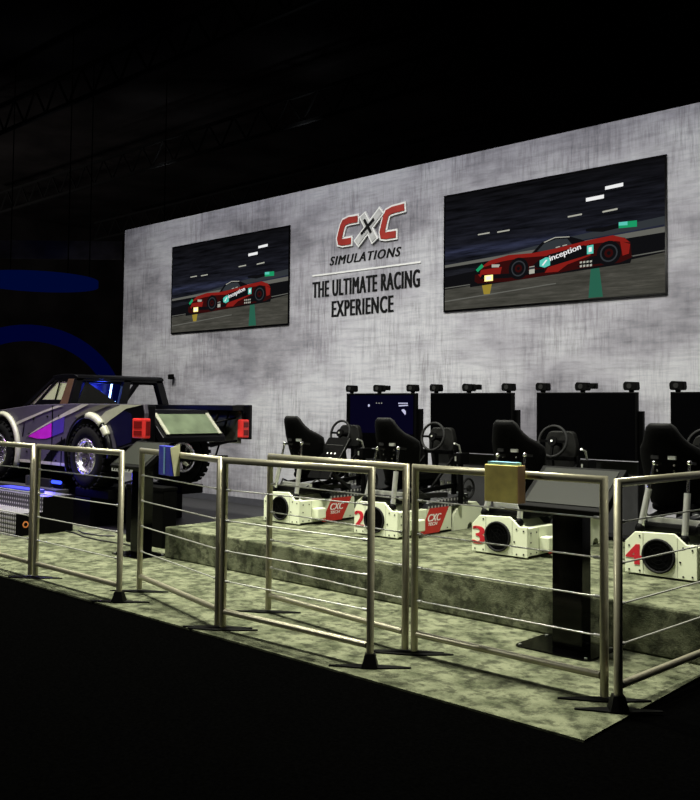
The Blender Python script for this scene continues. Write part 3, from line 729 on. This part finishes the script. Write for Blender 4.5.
# inner structure, hood, decks
wp(MB().box(-9.9, -6.35, YN + .38, YF - .38, .62, 1.12)).build('chassis', 'black', tk)
hd = MB().prism([(YN + .051, 1.33), (YN + .25, 1.36), (YF - .25, 1.36), (YF - .051, 1.33), (YF - .051, 1.20), (YN + .051, 1.20)], (-1.25, -.0, -.10), (-8.62, 0, 0), (0, 1, 0), (0, 0, 1))
wp(hd).build('hood', 'truck', tk, .01)
wp(MB().box(-10.1, -9.95, YN + .051, YF - .051, .8, 1.15)).build('front_grille', 'black', tk, .02)
wp(MB().box(-8.6, -7.66, YN + .051, YF - .051, .70, .76)).build('cab_floor', 'black', tk)
# roof and pillars
ry0, ry1 = YN + .07, YF - .10
roof = MB(); roof.prism(rpoly([(-8.17, 1.70), (-8.13, 1.735), (-7.9, 1.750), (-7.66, 1.742), (-7.60, 1.72), (-7.60, 1.69), (-8.15, 1.68)], .01), (0, ry1 - ry0, 0), (0, ry0, 0))
wp(roof).build('roof', 'truckb', tk, .008)
def pillar(nm, m, pts, y0, y1, t_=.05):
    """quad given at belt and roof: pts [(x,z)...] sheared between two depths"""
    mb = MB(); zb, zt = min(p[1] for p in pts), max(p[1] for p in pts)
    A = [Vector((x, y0 + (y1 - y0) * (z - zb) / (zt - zb), z)) for x, z in pts]; n_ = len(A)
    off = Vector((0, t_, 0))
    mb.add(A + [p + off for p in A], [tuple(range(n_)), tuple(range(2 * n_ - 1, n_ - 1, -1))] + [(i, i + n_, (i + 1) % n_ + n_, (i + 1) % n_) for i in range(n_)])
    wp(mb).build(nm, m, tk, .004)
for (y0, y1, t_) in ((YN + .005, ry0, .04), (YF - .045, ry1 - .04, .04)):
    pillar('windscreen_pillar', 'truckb', [(-8.72, 1.372), (-8.62, 1.372), (-8.08, 1.70), (-8.17, 1.70)], y0, y1, t_)
pillar('quarter_pillar', 'truckb', [(-8.48, 1.372), (-8.42, 1.372), (-8.04, 1.67), (-8.10, 1.67)], YN + .005, ry0 - .002, .03)
pillar('window_rail', 'truckb', [(-8.10, 1.66), (-7.64, 1.66), (-7.64, 1.70), (-8.10, 1.70)], ry0, ry0 + .004, .03)
pillar('centre_pillar', 'brown', [(-7.86, 1.385), (-7.67, 1.392), (-7.66, 1.69), (-7.79, 1.69)], YN + .003, ry0, .045)
pillar('centre_pillar', 'truckb', [(-7.80, 1.385), (-7.67, 1.392), (-7.66, 1.69), (-7.72, 1.69)], YF - .05, ry1 - .05, .045)
pillar('window_sill', 'truckb', [(-8.46, 1.372), (-7.86, 1.385), (-7.86, 1.44), (-8.32, 1.44)], YN + .004, YN + .012, .04)
pillar('window_net', 'net', [(-8.32, 1.44), (-7.86, 1.44), (-7.80, 1.66), (-8.06, 1.66)], YN + .03, ry0 + .012, .006)
pillar('window_net', 'net', [(-8.60, 1.385), (-8.49, 1.385), (-8.14, 1.64), (-8.20, 1.62)], YN + .03, ry0 + .0, .006)
wp(MB().bar((-7.99, YN + .02, 1.44), (-7.96, ry0 - .004, 1.67), .014)).build('window_bar', 'black', tk)
# rear face of the cab
xr = -7.62
def rquad(nm, m, pts, th=.03): wp(MB().prism(pts, (-th, 0, 0), (xr, 0, 0), (0, 1, 0), (0, 0, 1))).build(nm, m, tk, .003)
rquad('rear_pillar', 'truckb', [(YN + .0, 1.395), (YN + .10, 1.395), (YN + .17, 1.69), (YN + .08, 1.70)], .05)
rquad('rear_pillar', 'truckb', [(YF - .10, 1.395), (YF, 1.395), (YF - .105, 1.70), (YF - .20, 1.69)], .05)
rquad('rear_pillar', 'truckb', [(2.66, 1.395), (2.78, 1.395), (2.83, 1.69), (2.73, 1.69)], .05)
rquad('gusset_panel', 'grey', [(YN + .101, 1.395), (2.659, 1.395), (YN + .21, 1.66)], .02)
rquad('rear_header', 'truckb', [(YN + .08, 1.665), (YF - .11, 1.665), (YF - .11, 1.70), (YN + .08, 1.70)], .05)
rquad('rear_bulkhead', 'truckb', [(YN + .051, .78), (YF - .051, .78), (YF - .051, 1.394), (YN + .051, 1.394)], .03)
# cab interior
it = MB(); it.box(-8.15, -7.95, 2.2, 2.6, .77, 1.45).box(-8.15, -7.95, 2.8, 3.2, .77, 1.40)
wp(it).build('racing_seat', 'navy', tk, .04)
wp(MB().tube([(-7.78, 2.62, 1.42), (-7.78, 2.66, 1.67)], .011, 8)).build('light_tube', 'bluew', tk)
wp(MB().box(-7.80, -7.76, 2.56, 2.70, 1.395, 1.43)).build('light_housing', 'bluew', tk)
wp(MB().box(-7.87, -7.85, 2.20, 2.72, 1.40, 1.66)).build('cab_divider', 'navy', tk)
rc = MB(); rc.tube([(-7.8, 2.12, .8), (-7.72, 2.14, 1.66), (-7.72, 3.24, 1.66), (-7.72, 3.335, 1.38), (-7.8, 3.335, .8)], .022, 8)
wp(rc).build('roll_cage', 'black', tk)
# bed: slanted tail panel over the spare wheel
dk = MB(); dk.prism([(-7.60, 1.30), (-7.60, 1.335), (-6.9, 1.34), (-6.32, 1.335), (-6.28, 1.305), (-5.99, 1.045), (-5.99, .99), (-6.05, .985), (-6.36, 1.27)], (0, .84, 0), (0, 2.15, 0))
wp(dk).build('tail_deck', 'truckb', tk, .006)
a = Vector((-6.262, 0, 1.306)); b = Vector((-5.987, 0, 1.058)); u = (b - a).normalized(); n = Vector((-u.z, 0, u.x)); L_ = (b - a).length
pp = wp(MB().prism([(2.24, .03), (2.90, .03), (2.90, L_ - .03), (2.24, L_ - .03)], tuple(n * .004), tuple(a + n * .002), (0, 1, 0), tuple(u))).build('tail_panel', 'kgreen', tk)
for y0 in (2.20, 2.90): wp(MB().prism([(y0, .02), (y0 + .04, .02), (y0 + .04, L_ - .02), (y0, L_ - .02)], tuple(n * .012), tuple(a + n * .002), (0, 1, 0), tuple(u))).build('panel_edge', 'decal', pp)
wp(MB().box(-6.55, -6.13, YN + .051, 2.149, 1.0, 1.38)).build('bed_corner', 'truckb', tk, .01)
wp(MB().box(-7.6, -6.10, YF - .22, YF - .051, 1.33, 1.39)).build('bed_rail', 'truckb', tk, .006)
wp(MB().box(-7.6, -6.14, YF - .056, YF - .051, .95, 1.32)).build('bed_liner', mat('grey_green_liner', (.07, .075, .06), .7, var=.2), tk)
wp(MB().box(-6.30, -6.04, YF - .02, YF + .03, 1.0, 1.40)).build('fender_tip', 'truckb', tk, .01)
sb = MB(); sb.tube([(-6.6, 3.05, .70), (-6.4, 3.22, 1.30)], .018, 8).tube([(-6.5, 3.25, .75), (-6.3, 3.30, 1.32)], .012, 8).tube([(-6.4, 2.95, 1.15), (-6.2, 3.32, 1.25)], .012, 8).tube([(-6.2, 2.98, .96), (-6.2, 3.33, .98)], .014, 8)
wp(sb).build('bed_tubing', 'black', tk)
# tail lamps
lm = wp(MB().box(-6.31, -6.09, YN - .022, YN + .06, 1.035, 1.245)).build('tail_lamp', 'lamp', tk, .012)
wp(MB().box(-6.275, -6.13, YN - .026, YN - .0225, 1.14, 1.215).box(-6.275, -6.13, YN - .026, YN - .0225, 1.065, 1.115).box(-6.0895, -6.086, YN, YN + .05, 1.065, 1.215)).build('lens_inset', 'lampd', lm)
lm = wp(MB().box(-6.13, -6.035, YF - .12, YF - .021, 1.02, 1.23)).build('tail_lamp', 'lamp', tk, .012)
wp(MB().box(-6.0345, -6.031, YF - .105, YF - .035, 1.14, 1.20).box(-6.0345, -6.031, YF - .105, YF - .035, 1.05, 1.11)).build('lens_inset', 'lampd', lm)
# wheels
def tyre(mb, c, ax, R_, w):
    pr_ = [(R_ * .56, -w * .40), (R_ * .62, -w * .5), (R_ * .86, -w * .5), (R_ * .97, -w * .42), (R_, -w * .3), (R_, w * .3), (R_ * .97, w * .42), (R_ * .86, w * .5), (R_ * .62, w * .5), (R_ * .56, w * .40)]
    mb.lathe(pr_, c, ax, 40, closed=True)
    axv = Vector(ax).normalized(); u_ = axv.orthogonal().normalized(); w_ = axv.cross(u_)
    for i in range(28):
        an = 2 * pi * i / 28; o_ = u_ * cos(an) + w_ * sin(an); tg = axv.cross(o_)
        for sgn in (-1, 1):
            p = Vector(c) + o_ * (R_ * .992) + axv * sgn * w * .27 + tg * (.012 * sgn)
            mt = Matrix.Translation(p) @ Matrix((axv, tg, o_)).transposed().to_4x4()
            mb.box(-w * .2, w * .2, -.022, .022, 0, .016, mt)
def wheel(nm, c, ax, R_=.355, w=.27):
    c = Vector(c); ax = Vector(ax)
    mb = MB(); tyre(mb, c, ax, R_, w); o_ = wp(mb).build(nm, 'rubber', tk)
    r = MB(); rr = R_ * .56
    r.lathe([(rr * .98, -w * .36), (rr * 1.0, w * .36), (rr * 1.08, w * .44), (rr * 1.02, w * .50), (rr * .86, w * .50), (rr * .80, w * .38), (rr * .76, w * .10), (rr * .3, w * .06), (rr * .26, w * .22), (0, w * .24)], c, ax, 32)
    u_ = ax.orthogonal().normalized(); w_ = ax.cross(u_)
    for i in range(16):
        an = 2 * pi * i / 16; p = c + (u_ * cos(an) + w_ * sin(an)) * rr * .94; r.cyl(p + ax * w * .49, p + ax * (w * .49 + .012), .010, 6)
    for i in range(8):
        an = 2 * pi * i / 8; v = u_ * cos(an) + w_ * sin(an); r.bar(c + v * rr * .25 + ax * w * .18, c + v * rr * .80 + ax * w * .28, .04)
    wp(r).build('rim', 'rim', o_)
    h = MB()
    for i in range(8):
        an = 2 * pi * (i + .5) / 8; v = u_ * cos(an) + w_ * sin(an); h.disc(c + v * rr * .56 + ax * w * .125, ax, .030, 12, .004)
    wp(h).build('rim_opening', 'black', o_)
for nm, xc in (('wheel', XW), ('wheel', XF)):
    wheel(nm, (xc, YN + .08, ZW), (0, -1, 0)); wheel(nm, (xc, YF - .08, ZW), (0, 1, 0))
wheel('spare_wheel', (-6.42, 2.64, .80), (1, 0, .12), .30, .24)
ax_ = MB(); ax_.cyl((XW, YN + .2, ZW), (XW, YF - .2, ZW), .05).cyl((XF, YN + .2, ZW), (XF, YF - .2, ZW), .04).lathe([(0, -.14), (.1, -.1), (.13, 0), (.1, .1), (0, .14)], (XW, 2.7, ZW), (0, 1, 0))
wp(ax_).build('axle', 'black', tk)
for p_, q_, w_ in (((-6.55, YN + .35, .60), (-6.05, YN + .35, .78), .06), ((-6.1, 2.2, .80), (-6.1, 3.1, .80), .05), ((-8.7, YN + .1, .60), (-7.7, YN + .1, .58), .05)):
    wp(MB().bar(p_, q_, w_)).build('frame_bar', 'black', tk)
wp(MB().cyl((-6.5, YN + .05, .53), (-6.35, YN + .05, .56), .03)).build('exhaust_tip', 'chrome', tk)

# ------------------------------------------------------------------ motion platform, crate, steps
mp_ = thing('motion_platform', 'low black motion platform under the race truck', 'platform', (-7.9, 2.65, 0))
MB().box(-1.75, .72, -.62, .66, .006, .33).build('platform_base', 'black', mp_, .01)
MB().box(-1.72, .28, -.80, -.63, .36, .40).build('side_deck', 'skirt', mp_, .004)
MB().box(-1.72, .28, -.76, -.63, .002, .355).build('deck_support', 'black', mp_)
for x in (.72, -1.35): MB().box(x - .35, x + .35, -.61, -.30, .332, .438).build('wheel_pad', 'black', mp_, .01); MB().box(x - .35, x + .35, .38, .70, .332, .438).build('wheel_pad', 'black', mp_, .01)
MB().box(.30, .38, -.76, -.70, .55, .60).build('blue_indicator', 'bluel', mp_) if False else None
lt = MB().tube([(.02, -.70, .475), (.20, -.70, .475)], .02, 10).build('blue_lamp', 'bluel', mp_)
MB().box(.0, .22, -.68, -.64, .402, .455).build('lamp_bracket', 'black', mp_)
MB().box(-.55, -.50, -.74, -.66, .402, .52).build('bracket', 'skirt', mp_)
MB().box(-.40, -.05, -.70, -.66, .402, .50).build('control_box', 'grey', mp_, .004)
cr = thing('equipment_crate', 'plain black crate on the carpet between the kiosk and the platform', 'crate', (-5.70, 1.82, 0))
MB().box(-.30, .33, -.10, .06, .003, .55).build('crate_body', 'black', cr, .008)
MB().box(-.305, .335, -.105, .065, .5505, .585).build('lid', 'black', cr, .006)

stp = thing('boarding_steps', 'diamond plate boarding steps beside the truck at the left edge', 'steps', (-7.06, 1.085, 0))
sb = MB(); sb.prism([(0, .003), (0, .235), (.30, .235), (.30, .395), (.66, .395), (.66, .003)], (-1.35, 0, 0), (0, 0, 0), (0, 1, 0), (0, 0, 1))
sbo = sb.build('step_body', 'tread', stp)
sd = MB().prism([(.002, .004), (.002, .236), (.302, .236), (.302, .396), (.66, .396), (.66, .004)], (.004, 0, 0), (.0005, 0, 0), (0, 1, 0), (0, 0, 1)).build('side_cheek', 'black', stp)
q = MB(); q.disc((.005, .11, .12), (1, 0, 0), .035, 16, .002); q.mi(1).disc((.0075, .11, .12), (1, 0, 0), .02, 16, .001); q.mi(2).box(.005, .007, .155, .22, .105, .135)
q.build('side_emblem', [mat('orange_print', (.5, .16, .04), .5), 'black', 'white'], sd)
MB().box(-1.2, -.42, .40, .55, .396, .43).build('blue_mat', 'blue', stp, .004)

tag(MB().tube([(-7.55, 1.60, .008), (-7.2, 1.66, .008), (-6.90, 1.66, .008), (-6.55, 1.58, .008), (-6.20, 1.56, .008), (-5.8, 1.60, .008), (-5.45, 1.54, .008)], .008, 6).build('floor_cable', 'cablec'), 'black cable lying on the carpet in front of the truck platform', 'cable')
tag(MB().tube([(-7.0, 1.78, .008), (-6.8, 1.72, .008), (-6.5, 1.74, .008), (-6.38, 1.84, .008)], .007, 6).build('floor_cable', 'cablec'), 'short black cable curled on the carpet beside the boarding steps', 'cable')

# ------------------------------------------------------------------ dark hall beyond
C0 = Vector((1.8388, -3.4696, 1.382))
def far_pt(d, t): return C0 + Vector(d) * t
# blue arch of a distant stand and a hanging ring sign
ac = Vector((-29.0, 12.6, 1.0)); du = Vector((.70, .72, 0)).normalized()
ac2 = ac
arc = [ac + du * (3.3 * cos(RD(a))) + Vector((0, 0, 3.0 * sin(RD(a)))) for a in range(-8, 190, 6)]
t = thing('light_arch', 'dim blue lit arch of a distant stand behind the truck', 'arch', (ac.x, ac.y, 0))
mb = MB().tube(arc, .30, 10); mb.v = [v - Vector((ac.x, ac.y, 0)) for v in mb.v]; mb.build('blue_tube', 'archb', t)
mb = MB()
for s_ in (-1, 1):
    p = ac + du * 3.3 * s_; mb.box(p.x - .2, p.x + .2, p.y - .2, p.y + .2, .0, .8)
mb.v = [v - Vector((ac.x, ac.y, 0)) for v in mb.v]; mb.build('arch_foot', 'black', t)
rg = Vector((-29.5, 13.2, 5.9)); ring = []
t = thing('ring_sign', 'dim blue ring sign hanging in the dark hall left of the wall', 'sign', tuple(rg))
MB().lathe([(0, -.01), (2.2, -.03), (2.2, .20), (2.14, .20), (2.14, .02), (0, .03)], (0, 0, 0), (0, 0, 1), 48).build('ring_band', 'ringb', t)
mb = MB()
for q in range(4): mb.cyl((2.17 * cos(q * pi / 2), 2.17 * sin(q * pi / 2), .19), (2.17 * cos(q * pi / 2), 2.17 * sin(q * pi / 2), 9.05), .02, 6)
mb.build('hanging_cable', 'black', t)
t = thing('hanging_banner', 'faint grey banner hanging in the dark hall above the ring sign', 'banner', (-30, 16, 6.9))
e = Vector((.74, .67, 0))
mb = MB(); mb.prism([(-5.2, .35), (1.0, .35), (1.0, 1.1), (-5.2, 1.1)], (0, 0.03, 0), (0, 0, 0), tuple(e), (0, 0, 1)); mb.build('cloth', 'archg', t)
mb = MB(); mb.prism([(1.1, -1.0), (3.2, -1.0), (3.2, 1.5), (1.1, 1.5)], (0, 0.03, 0), (0, 0, 0), tuple(e), (0, 0, 1)); mb.build('cloth', 'archg', t)
mb = MB(); mb.cyl((-3.5, -3.1, 1.1), (-3.5, -3.1, 8.05), .02).cyl((2, 1.8, 1.5), (2, 1.8, 8.05), .02); mb.build('hanging_cable', 'black', t)
# roof trusses
def truss(a, b, label):
    a, b = Vector(a), Vector(b); t = thing('roof_truss', label, 'truss', tuple(a), 0, 'roof trusses of the dark hall')
    d = b - a; n_ = int(d.length / 1.6); mb = MB(); h = Vector((0, 0, 1.1))
    mb.bar((0, 0, 0), d, .12); mb.bar(h, d + h, .12)
    for i in range(n_): mb.bar(d * (i / n_), d * ((i + .5) / n_) + h, .06); mb.bar(d * ((i + .5) / n_) + h, d * ((i + 1) / n_), .06)
    mb.build('truss_frame', mat('truss_grey', (.03, .03, .03), .8, spec=.1), t)
for i, y in enumerate((6, 13, 20, 28)):
    truss((-50, y, 12.2), (20, y, 12.2), ['nearest', 'second nearest', 'second farthest', 'farthest'][i] + ' faint roof truss in the dark hall above the booth wall')

# ------------------------------------------------------------------ lights
def area(loc, tgt, size, e_, col=(1, 1, 1), sy=None, spread=None):
    l = bpy.data.lights.new('light', 'AREA'); l.energy = e_; l.color = col; l.size = size; l.shape = 'RECTANGLE' if sy else 'DISK'
    if sy: l.size_y = sy
    if spread: l.spread = RD(spread)
    o = bpy.data.objects.new('booth_or_added_light', l); COL.objects.link(o); o.location = loc
    o.rotation_euler = (Vector(tgt) - Vector(loc)).to_track_quat('-Z', 'Y').to_euler()
    return o
KC = (1., .99, .83)
for x in (-9.5, -6.3, -3.3, -.6): area((x, .75, 6.9), (x, 1.5, 0), .45, 270, KC, spread=110)
for x in (-9.8, -7.4, -5.0, -2.6, -.4): area((x, 1.9, 7.2), (x, 4.95, 2.4),   .7, 38, (.96, .97, 1.), spread=120)
area((-5.9, -3.2, 4.6), (-2.6, 1.8, .4), .3, 75, (1, .99, .90), spread=140)
area((-42, 6, 4), (-55, 32, 9), 1.5, 260, (1, .93, .88), spread=150)  # added lamp outside the booth, lifts the far hall walls out of black
l = bpy.data.lights.new('light', 'POINT'); l.energy = 9; l.color = (.04, .08, 1.); l.shadow_soft_size = .06
o = bpy.data.objects.new('cab_light', l); COL.objects.link(o); o.location = (-7.72, 2.50, 1.58)
l = bpy.data.lights.new('light', 'POINT'); l.energy = 7; l.color = (.10, .08, 1.); l.shadow_soft_size = .08
o = bpy.data.objects.new('underbody_light', l); COL.objects.link(o); o.location = (-7.75, 1.80, .52)
area((-30, 15, 2.5), (-31, 17, 7), .5, 14, (1, .95, .9))  # added lamp below the grey banner, only there to brighten its cloth
for p_ in ((-15.2, 12.6, 8.4), (-28.6, 12.6, 8.6), (-31, 19.6, 11), (-22, 19.6, 11)): area(p_, (p_[0] - .6, p_[1] + .8, 14), .3, 1.2, (.9, .95, 1), spread=90)  # added upward lamps, no fixtures there; give faint bright patches on the trusses
area((-8.3, .2, 3.4), (-8.0, 1.6, .5), .3, 13, (.55, .25, 1.), spread=60)

w = bpy.data.worlds.new('hall_dark'); S.world = w; w.use_nodes = True
w.node_tree.nodes['Background'].inputs['Color'].default_value = (.5, .5, .6, 1); w.node_tree.nodes['Background'].inputs['Strength'].default_value = .01

# ------------------------------------------------------------------ camera
f, sx, sy = 893.352, 2.705, -30.427
yaw, pitch, roll = .740456, .042433, .009989
F = Vector((-sin(yaw) * cos(pitch), cos(yaw) * cos(pitch), sin(pitch))); R = Vector((cos(yaw), sin(yaw), 0)); U = R.cross(F)
R2 = R * cos(roll) + U * sin(roll); U2 = -R * sin(roll) + U * cos(roll)
cd = bpy.data.cameras.new('camera'); cam = bpy.data.objects.new('camera', cd); COL.objects.link(cam)
mt = Matrix((R2, U2, -F)).transposed().to_4x4(); mt.translation = C0; cam.matrix_world = mt
cd.sensor_fit = 'HORIZONTAL'; cd.sensor_width = 36; cd.lens = f / 700 * 36
cd.shift_x = -sx / 700; cd.shift_y = sy / 700; cd.clip_end = 200; cd.clip_start = .05
S.camera = cam
vs = S.view_settings; vs.view_transform = 'Standard'; vs.look = 'None'; vs.gamma = 1; vs.use_curve_mapping = False; vs.exposure = 0
